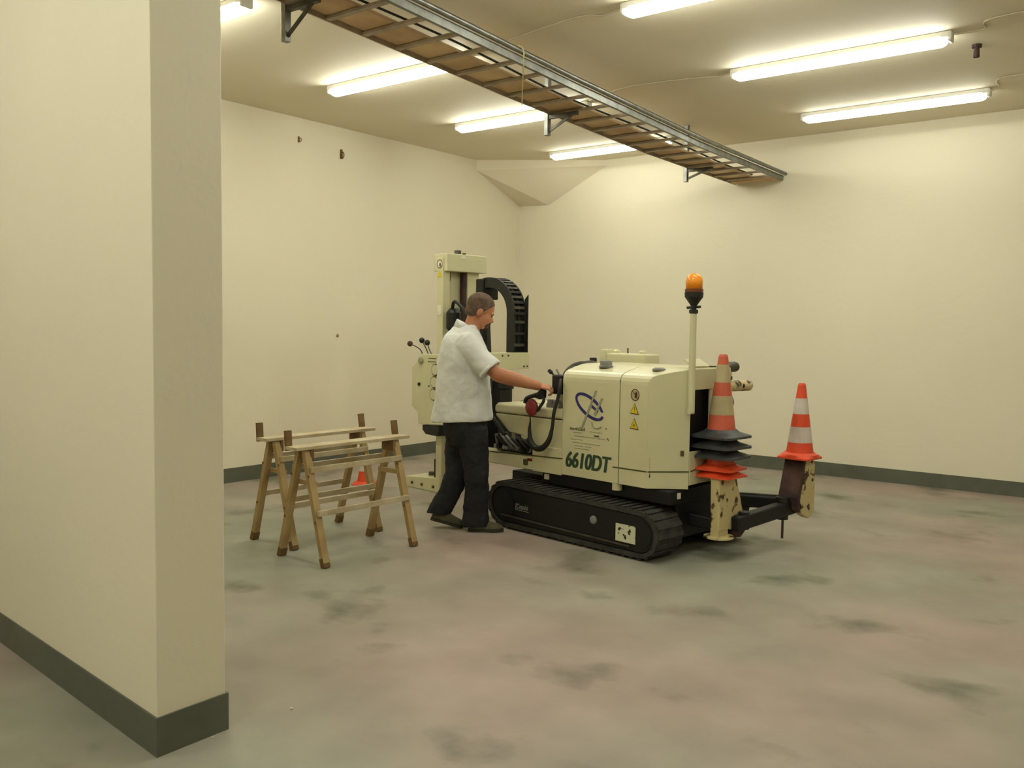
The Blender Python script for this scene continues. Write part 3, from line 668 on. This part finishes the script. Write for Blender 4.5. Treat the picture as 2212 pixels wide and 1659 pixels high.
lg2 = part('stabiliser_leg', prism(nb(), [(1.27, .63), (1.37, .63), (1.40, .58), (1.41, .23), (1.33, .19), (1.22, .24), (1.20, .34), (1.24, .50)], 'x', .38, .44), 'chipped', bevel=.006)
part('leg_web', prism(nb(), [(1.235, .63), (1.262, .63), (1.232, .50), (1.19, .34), (1.20, .25), (1.165, .27), (1.15, .36)], 'x', .29, .44), 'rust', lg2)
part('leg_hole', lathe(nb(), [(.013, 0), (.013, .004)], (.438, 1.365, .47), axis='x', n=12), 'frame', lg2)

# remote control with its cable loop hanging beside the cover
rc = tag(empty('remote_control', (0, 0, 0)), 'red and black remote control hanging on a black cable loop below the hand', 'remote control')
rc.matrix_world = rig.matrix_basis.copy()
part('remote_housing', blob(nb(), (-1.135, .03, .955), .062, .030, .066), 'red', rc, smooth=True)
part('remote_grip', tube(tube(nb(), [(-1.205, .03, .985), (-1.19, .03, 1.02), (-1.12, .03, 1.045), (-1.06, .05, 1.065)], .016, 8), [(-1.06, .05, 1.075), (-1.02, .04, 1.02), (-1.05, .03, .965), (-1.075, .03, .935)], .012, 8), 'hose', rc, smooth=True)
part('remote_cover', prism(nb(), [(-1.13, 1.035), (-1.05, 1.105), (-1.015, 1.09), (-1.02, 1.03), (-1.07, 1.02)], 'y', .03, .07), 'frame', rc, bevel=.01)
part('remote_cable', tube(nb(), [(-1.155, .03, .90), (-1.158, .04, .85), (-1.165, .04, .78), (-1.15, .04, .70), (-1.10, .04, .655), (-1.03, .04, .66), (-.965, .04, .72), (-.94, .05, .82), (-.925, .05, .93), (-.90, .06, 1.03), (-.885, .07, 1.13), (-.925, .12, 1.17)], .01, 10, rs=[.004, .006, .014, .020, .024, .024, .020, .013, .013, .013, .013, .013]), 'hose', rc, smooth=True)

# ------------------------------------------------------------------ traffic cones
def rig_pt(x, y, z): return rig.matrix_basis @ V(x, y, z)
def cone_parts(root, h=.50, r0=.115, r1=.030, base=.36, mb='blackbase', mbody='orange_dull', msl='reflect_dirty', bands=((.30, .52), (.74, .90)), simple=False, rot=0.0, bh=.02):
    th = .003
    def rad(t_): return r0 + (r1-r0)*t_
    pr = [(rad(0), bh*.6), (rad(.0), .03)] + [(rad(t_), .03+(h-.03)*t_) for t_ in (.25, .5, .75, .97)] + [(rad(1)*.85, h)]
    inn = [(r-th-.0005, z_) for r, z_ in reversed(pr)]
    inn[0] = (inn[0][0], h-.004)
    body = obj('cone_body', lathe_closed(pr+inn), mbody, root, smooth=False)
    bs = nb(); n = 48; b2 = base/2
    def sq(a_, s, rr=.12):
        c, d = math.cos(a_), math.sin(a_); k = 1/max(abs(c), abs(d)); k = min(k, 1.30); return V(c*k*s, d*k*s, 0)
    A = [2*PI*j/n for j in range(n)]
    rs = [[sq(a_, b2)+V(0, 0, 0) for a_ in A], [sq(a_, b2)+V(0, 0, bh*.5) for a_ in A], [V(math.cos(a_)*(r0+.028), math.sin(a_)*(r0+.028), bh*1.3) for a_ in A], [V(math.cos(a_)*(r0+.004), math.sin(a_)*(r0+.004), bh*1.9) for a_ in A], [V(math.cos(a_)*(r0-.004), math.sin(a_)*(r0-.004), bh*1.2) for a_ in A], [V(math.cos(a_)*(r0+.006), math.sin(a_)*(r0+.006), bh*.5) for a_ in A], [V(math.cos(a_)*(r0+.02), math.sin(a_)*(r0+.02), 0) for a_ in A]]
    rings(bs, rs, closed=True); 
    b_ = obj('cone_base', bs, mb, root); b_.rotation_euler.z = rot
    if not simple:
        for t0, t1 in bands:
            pp = [(rad(t0)+.0012, .03+(h-.03)*t0), (rad(t1)+.0012, .03+(h-.03)*t1), (rad(t1)-.0005, .03+(h-.03)*t1), (rad(t0)-.0005, .03+(h-.03)*t0)]
            obj('reflective_sleeve', lathe_closed(pp), msl, root)
def lathe_closed(pr, n=36):
    bm_ = nb(); rings(bm_, [ring((0, 0, z_), V(1,0,0), V(0,1,0), max(r, .001), max(r, .001), n) for r, z_ in pr], closed=True); return bm_
sp = rig_pt(.20, .52, 0); brz = math.radians(-7.5)
stack = [(.558, 'orange', 'orange', .36, 'lowest cone of the stack, bright orange with an orange base'),
         (.606, 'orange', 'orange', .36, 'second cone from the bottom of the stack, orange base'),
         (.688, 'blackbase', 'orange_dull', .40, 'middle cone of the stack, third base up, black'),
         (.755, 'blackbase', 'orange_dull', .40, 'cone just under the top one, black base'),
         (.825, 'blackbase', 'orange_dull', .40, 'topmost cone of the stack, faded orange with dirty white bands')]
for i, (z_, mb, mbo, bs_, lb) in enumerate(stack):
    r_ = tag(empty('traffic_cone', (sp.x, sp.y, z_), brz + (.0, .12, .05, -.04, 0)[i]), lb, 'traffic cone', 'nested traffic cones on the near stabiliser leg')
    top_ = i == 4
    cone_parts(r_, h=.565 if top_ else .54, r0=.098, r1=.030, base=bs_*.80, mb=mb, mbody=mbo, simple=not top_, bands=((.235, .475), (.645, .87)), bh=.030 if mb == 'blackbase' else .022)
q = rig_pt(.375, 1.285, 0)
r_ = tag(empty('traffic_cone', (q.x, q.y, .632), brz), 'single orange and white cone standing alone on the far stabiliser leg', 'traffic cone')
cone_parts(r_, h=.545, r0=.098, r1=.026, base=.25, mb='orange', mbody='orange', msl='reflect', bands=((.17, .39), (.57, .79)), bh=.024)
r_ = tag(empty('small_cone', (-6.555, 6.01, 0), 0.6), 'small red and white cone on the floor seen behind the trestles', 'traffic cone')
cone_parts(r_, h=.30, r0=.070, r1=.018, base=.22, mb='orange', mbody='orange', msl='reflect', bands=((.36, .93),), bh=.016)

# ------------------------------------------------------------------ trestles
def make_trestle(label, L_=.78, sp_=.235, zt_=.765):
    """long axis = local y, near end at y = 0"""
    t_ = tag(empty('trestle'), label, 'trestle', 'wooden trestles left of the man')
    obj('top_board', bx(-.055, .065, -.10, L_+.115, zt_-.022, zt_), 'wood_pale', t_, bevel=.003)
    for y_, d_ in ((.0, 1), (L_, -1)):
        for s in (-1, 1):
            pz_ = .05
            lg_ = obj('leg', bar(nb(), (s*.030, y_, zt_-.03), (s*(sp_-.006), y_, .022), .05, .034, up=(1, 0, 0)), 'wood' if (s < 0 or y_ > .1) else 'wood', t_, bevel=.002)
            obj('foot_end', bar(nb(), (s*(sp_-.020), y_, .060), (s*sp_, y_, .001), .052, .037, up=(1, 0, 0)), 'wood_dark', lg_)
            obj('screw', cyl(nb(), (s*.09, y_-.028*1, .575), (s*.09, y_-.024, .575), .009, n=8), 'wood_dark', lg_)
            obj('screw', cyl(nb(), (s*.16, y_-.028*1, .285), (s*.16, y_-.024, .285), .009, n=8), 'wood_dark', lg_)
        obj('gusset', bx(-.06, .06, y_-.012+.03*d_, y_+.012+.03*d_, zt_-.10, zt_-.022), 'wood_dark', t_)
        obj('end_tie', bar(nb(), (-.10, y_+.03*d_, .52), (.10, y_+.03*d_, .52), .02, .03, up=(0, 0, 1)), 'wood', t_)
    for s in (-1, 1):
        for z_, xx in ((.615, .090), (.340, .168)):
            obj('side_rail', bar(nb(), (s*xx, -.01, z_), (s*xx, L_+.01, z_), .022, .036, up=(0, 0, 1)), 'wood_pale', t_, bevel=.002)
    for y_ in (-.075, L_+.085):
        obj('stop_peg', bar(nb(), (-.052, y_, zt_-.03), (-.060 if y_ < 0 else -.075, y_, zt_+.10), .045, .026, up=(1, 0, 0)), 'wood_dark', t_, bevel=.002)
    return t_
ta = make_trestle('nearer trestle of bare timber, overlapping the other from the right')
ta.location = (-4.665, 3.74, 0); ta.rotation_euler.z = math.radians(-1.5)
tb_ = copy_tree(ta); tag(tb_, 'farther trestle of bare timber, partly behind the nearer one, at the left')
tb_.location = (-5.185, 3.90, 0); tb_.rotation_euler.z = math.radians(-1.0)

# ------------------------------------------------------------------ floor bits
def crumb(x, y, r, label):
    tag(obj('plaster_crumb', blob(nb(), (x, y, r*.5), r, r*.8, r*.5, 7, 5), 'crumb'), label, 'debris', 'plaster crumbs on the floor')
crumb(-2.88, 2.25, .007, 'tiny pale crumb on the floor right of the near wall corner')
crumb(-2.90, 1.90, .005, 'tiny pale crumb against the skirting of the near wall corner')

# ------------------------------------------------------------------ the man
mp = tag(empty('person', (-4.470, 5.150, 0), math.radians(38.2)), 'person in pale short-sleeved shirt and dark trousers reaching for the machine controls', 'person')
def mpart(name, bm, m, parent=mp, **k): return obj(name, bm, m, parent, **k)
bd = nb()
# head, built upright about its centre then pitched forward
HC = V(.088, 0, 1.668); HR = Matrix.Rotation(math.radians(25), 3, 'Y') @ Matrix.Rotation(0, 3, 'Z')
hyaw = Matrix.Rotation(math.radians(8), 3, 'Z')
def hp(x, y, z): return HC + hyaw @ (HR @ V(x, y, z))
Rh = hyaw @ HR
def hb(x, y, z, a_, b_, c_, n=18, m_=12): blob(bd, hp(x, y, z), a_*1.06, b_*1.04, c_*1.05, n, m_, rot=Rh)
hb(-.012, 0, .035, .098, .078, .088)
hb(.030, 0, -.030, .070, .062, .085)
hb(.045, 0, -.080, .048, .042, .036)
hb(.076, 0, -.090, .020, .024, .022)
hb(.080, 0, .018, .018, .050, .012)       # brow
cap(bd, hp(.083, 0, .002), hp(.108, 0, -.030), .010, .013)   # nose
hb(.092, .012, -.036, .012, .010, .009); hb(.092, -.012, -.036, .012, .010, .009)
hb(.086, 0, -.060, .012, .025, .007); hb(.084, 0, -.070, .012, .022, .007)
for s in (-1, 1):
    hb(.055, s*.045, -.030, .026, .016, .026)
    blob(bd, hp(-.012, s*.080, -.012), .022, .010, .034, 12, 8, rot=Rh @ Matrix.Rotation(.15, 3, 'Y'))
cap(bd, hp(-.02, 0, -.05), V(.005, 0, 1.50), .060, .066)
# torso under the shirt, legs under the trousers
for c_, a_, b_, h_ in (((-.03, 0, 1.40), .11, .17, .12), ((-.035, 0, 1.22), .13, .16, .17), ((-.04, 0, 1.02), .14, .16, .16)): blob(bd, c_, a_, b_, h_)
cap(bd, (-.01, -.08, .92), (.055, -.05, .50), .085, .06); cap(bd, (.055, -.05, .50), (.07, -.03, .10), .055, .04)
cap(bd, (-.06, .08, .92), (-.075, .07, .45), .085, .06); cap(bd, (-.075, .07, .45), (-.215, .06, .14), .05, .038)
# right arm reaching forward
SH, EL, WR = V(-.025, -.185, 1.42), V(.225, -.215, 1.205), V(.520, -.165, 1.125)
cap(bd, V(-.02, -.155, 1.42), EL, .050, .050); cap(bd, EL, EL.lerp(WR, .3), .056, .056); cap(bd, EL.lerp(WR, .3), WR, .056, .036)
# left arm, hidden on the far side
SL, E2, W2 = V(-.02, .185, 1.42), V(-.10, .23, 1.14), V(-.04, .23, .90)
cap(bd, SL, E2, .055, .044); cap(bd, E2, W2, .044, .028)
def hand(bm_, wr, d, nrm, side, curl=.5, s=1.0):
    """palm from wrist along d, nrm = back-of-hand normal, side = direction of the thumb"""
    d = d.normalized(); nrm = (nrm - d*nrm.dot(d)).normalized(); side = (side - d*side.dot(d) - nrm*side.dot(nrm)).normalized()
    rot = Matrix((d, side, nrm)).transposed()
    blob(bm_, wr + d*.050*s, .052*s, .040*s, .017*s, 16, 10, rot=rot); blob(bm_, wr + d*.07*s, .030*s, .040*s, .014*s, 16, 10, rot=rot)
    for k, (o_, l_) in enumerate(((.031, .070), (.011, .080), (-.010, .074), (-.030, .058))):
        b0 = wr + d*.088*s + side*o_*s; c1 = curl*(1+.08*k)
        p1 = b0 + (d*math.cos(c1) - nrm*math.sin(c1))*l_*.45*s; p2 = p1 + (d*math.cos(c1*2.1) - nrm*math.sin(c1*2.1))*l_*.32*s; p3 = p2 + (d*math.cos(c1*2.9) - nrm*math.sin(c1*2.9))*l_*.24*s
        cap(bm_, b0 - d*.015, p1, .0092*s, .0085*s, 10); cap(bm_, p1, p2, .0085*s, .0078*s, 10); cap(bm_, p2, p3, .0078*s, .0066*s, 10)
    t0 = wr + d*.022*s + side*.030*s; t1 = t0 + (d*.75 + side*.55 - nrm*.35).normalized()*.042*s; t2 = t1 + (d*.9 + side*.1 - nrm*.5).normalized()*.034*s
    cap(bm_, t0, t1, .013*s, .010*s, 10); cap(bm_, t1, t2, .010*s, .008*s, 10)
hand(bd, WR, V(.96, .05, -.12), V(.1, -.35, 1), V(0, 1, .35), curl=.75, s=1.05)
hand(bd, W2, V(.15, 0, -1), V(.1, 1, 0), V(1, 0, 0), curl=.4)
mpart('body', bd, 'skin', remesh=.0042, relax=3)
# eyes, hair, moustache
for s in (-1, 1):
    mpart('eye', blob(nb(), hp(.0835, s*.030, .000), .010, .011, .008, 12, 8), 'eye', smooth=True)
hr = nb(); blob(hr, hp(-.020, 0, .043), .110, .088, .097, 28, 18, rot=Rh); blob(hr, hp(-.055, 0, -.010), .066, .074, .075, 24, 14, rot=Rh)
n1 = Rh @ V(.78, 0, -.62); p1 = hp(.066, 0, .070)
bmesh.ops.bisect_plane(hr, geom=hr.verts[:]+hr.edges[:]+hr.faces[:], plane_co=p1, plane_no=n1, clear_outer=True)
n2 = Rh @ V(.05, 0, -1); bmesh.ops.bisect_plane(hr, geom=hr.verts[:]+hr.edges[:]+hr.faces[:], plane_co=hp(0, 0, -.062), plane_no=n2, clear_outer=True)
bmesh.ops.holes_fill(hr, edges=hr.edges[:])
mpart('hair', hr, 'hair', smooth=False, remesh=.006, relax=3)
bm = nb(); blob(bm, hp(.082, 0, -.098), .016, .026, .020, 14, 8, rot=Rh); blob(bm, hp(.080, .030, -.075), .012, .010, .022, 10, 8, rot=Rh); blob(bm, hp(.080, -.030, -.075), .012, .010, .022, 10, 8, rot=Rh); blob(bm, hp(.098, 0, -.052), .012, .030, .009, 14, 8, rot=Rh); blob(bm, hp(.088, .022, -.058), .009, .008, .012, 10, 8, rot=Rh); blob(bm, hp(.088, -.022, -.058), .009, .008, .012, 10, 8, rot=Rh)
mpart('moustache', bm, 'moustache', remesh=.004, relax=2)
bm = nb()
for s in (-1, 1): blob(bm, hp(.093, s*.030, .020), .006, .020, .0045, 10, 6, rot=Rh)
mpart('eyebrows', bm, 'hair', smooth=True)
# shirt
sh = nb(); secs = [(.842, -.045, .222, .190), (.87, -.045, .224, .192), (1.00, -.040, .214, .190), (1.15, -.040, .206, .192), (1.28, -.040, .198, .200), (1.37, -.044, .184, .208), (1.44, -.048, .160, .200), (1.49, -.048, .134, .165), (1.53, -.040, .105, .12), (1.565, -.030, .085, .088)]
rs = []
for h_, cx_, rx_, ry_ in secs:
    rs.append([V(cx_ + (.10*(h_-1.2) if h_ > 1.2 else 0)*.3 + rx_*math.copysign(abs(math.cos(a_))**.85, math.cos(a_)) + .005*math.sin(5*a_+h_*9)*(1 if h_ < 1.3 else .3), ry_*math.copysign(abs(math.sin(a_))**.85, math.sin(a_)) + .004*math.sin(4*a_+h_*14), h_ + (.012*math.cos(a_) if h_ < .9 else 0)) for a_ in [2*PI*j/40 for j in range(40)]])
rings(sh, rs)
sleeve_end = V(.170, -.205, 1.240)
for A_, B_, r1_, r2_ in ((V(-.030, -.150, 1.445), sleeve_end, .088, .090), (V(-.045, .165, 1.43), V(-.03, .235, 1.20), .085, .080)):
    d = (B_-A_).normalized(); a__, b__ = frame_of(d)
    rings(sh, [ring(A_-d*.05, a__, b__, r1_*.6, r1_*.6, 22), ring(A_, a__, b__, r1_, r1_, 22), ring(A_.lerp(B_, .5), a__, b__, r1_*.97, r1_*.97, 22), ring(B_, a__, b__, r2_, r2_, 22)])
shirt = mpart('shirt', sh, 'shirt', remesh=.007, relax=4)
def wrinkle(o, size, strength):
    tx = bpy.data.textures.new('folds', 'CLOUDS'); tx.noise_scale = size; tx.noise_depth = 2
    d_ = o.modifiers.new('folds', 'DISPLACE'); d_.texture = tx; d_.strength = strength; d_.mid_level = .5
wrinkle(shirt, .16, .030)
col_ = nb()
def cring(z_, r_, tilt, cx_=-.012): return [V(cx_ + r_*math.cos(a_), r_*1.02*math.sin(a_), z_ - tilt*math.cos(a_)) for a_ in [2*PI*j/30 for j in range(30)]]
rings(col_, [cring(1.520, .104, .040), cring(1.565, .084, .040), cring(1.572, .078, .040), cring(1.565, .072, .040), cring(1.510, .084, .040)], closed=True)
mpart('shirt_collar', col_, 'shirt', shirt, smooth=True)
bm = nb(); d = (sleeve_end-V(-.030, -.150, 1.445)).normalized(); a__, b__ = frame_of(d)
rings(bm, [ring(sleeve_end-d*.02, a__, b__, .0915, .0915, 24), ring(sleeve_end+d*.006, a__, b__, .093, .093, 24), ring(sleeve_end+d*.006, a__, b__, .080, .080, 24), ring(sleeve_end-d*.02, a__, b__, .080, .080, 24)], closed=True)
mpart('sleeve_hem', bm, 'shirt', shirt, smooth=True)
# trousers
tr = nb(); rings(tr, [ring((cx_, 0, z_), V(1,0,0), V(0,1,0), rx_, ry_, 28) for z_, cx_, rx_, ry_ in ((.93, -.030, .165, .165), (.84, -.025, .172, .170), (.74, -.010, .168, .165), (.66, 0.0, .15, .15))])
def legloft(pts):
    rings(tr, [ring(c_, V(1,0,0), V(0,1,0), rx_, ry_, 24) for c_, rx_, ry_ in pts])
legloft([((.03, -.075, .80), .115, .09), ((.055, -.065, .60), .110, .092), ((.070, -.055, .46), .098, .088), ((.072, -.045, .30), .092, .082), ((.070, -.035, .15), .096, .082), ((.068, -.030, .040), .100, .084)])
legloft([((-.06, .075, .80), .115, .09), ((-.065, .070, .60), .108, .090), ((-.075, .065, .44), .100, .086), ((-.125, .062, .30), .098, .080), ((-.19, .060, .175), .100, .078), ((-.225, .060, .115), .098, .076)])
trs = mpart('trousers', tr, 'trousers', remesh=.009, relax=5); wrinkle(trs, .13, .030)
def shoe(heel, toe, y, pitch_h, toe_h):
    bm_ = nb(); h0, t0 = V(heel, y, pitch_h), V(toe, y, toe_h); d_ = (t0-h0); L_ = d_.length
    up = V(-d_.z, 0, d_.x).normalized(); u_ = d_.normalized(); rs_ = []
    for s, w_, hh in ((0, .026, .045), (.08, .038, .075), (.3, .040, .085), (.5, .044, .070), (.7, .050, .050), (.88, .046, .040), (1.0, .024, .024)):
        c_ = h0 + u_*L_*s; rs_.append([c_ + V(0, 1, 0)*w_*math.cos(a_) + up*(hh*max(0, math.sin(a_))**.8 + (.0 if math.sin(a_) >= 0 else .0)) for a_ in [2*PI*j/18 for j in range(18)]])
    rings(bm_, rs_); o_ = mpart('shoe', bm_, 'shoe', smooth=False, remesh=.006, relax=2)
    bs_ = nb(); P = []
    for s, w_ in ((-.02, .03), (.08, .042), (.3, .043), (.5, .046), (.7, .054), (.9, .046), (1.03, .024)):
        P.append((s, w_))
    rs_ = [[h0 + u_*L_*s + V(0, w_, 0), h0 + u_*L_*s - V(0, w_, 0), h0 + u_*L_*s - V(0, w_, 0) - up*.020, h0 + u_*L_*s + V(0, w_, 0) - up*.020] for s, w_ in P]
    rings(bs_, rs_); mpart('shoe_sole', bs_, 'sole', o_, bevel=.004)
shoe(.015, .275, -.035, .021, .021)
shoe(-.275, -.035, .058, .085, .026)
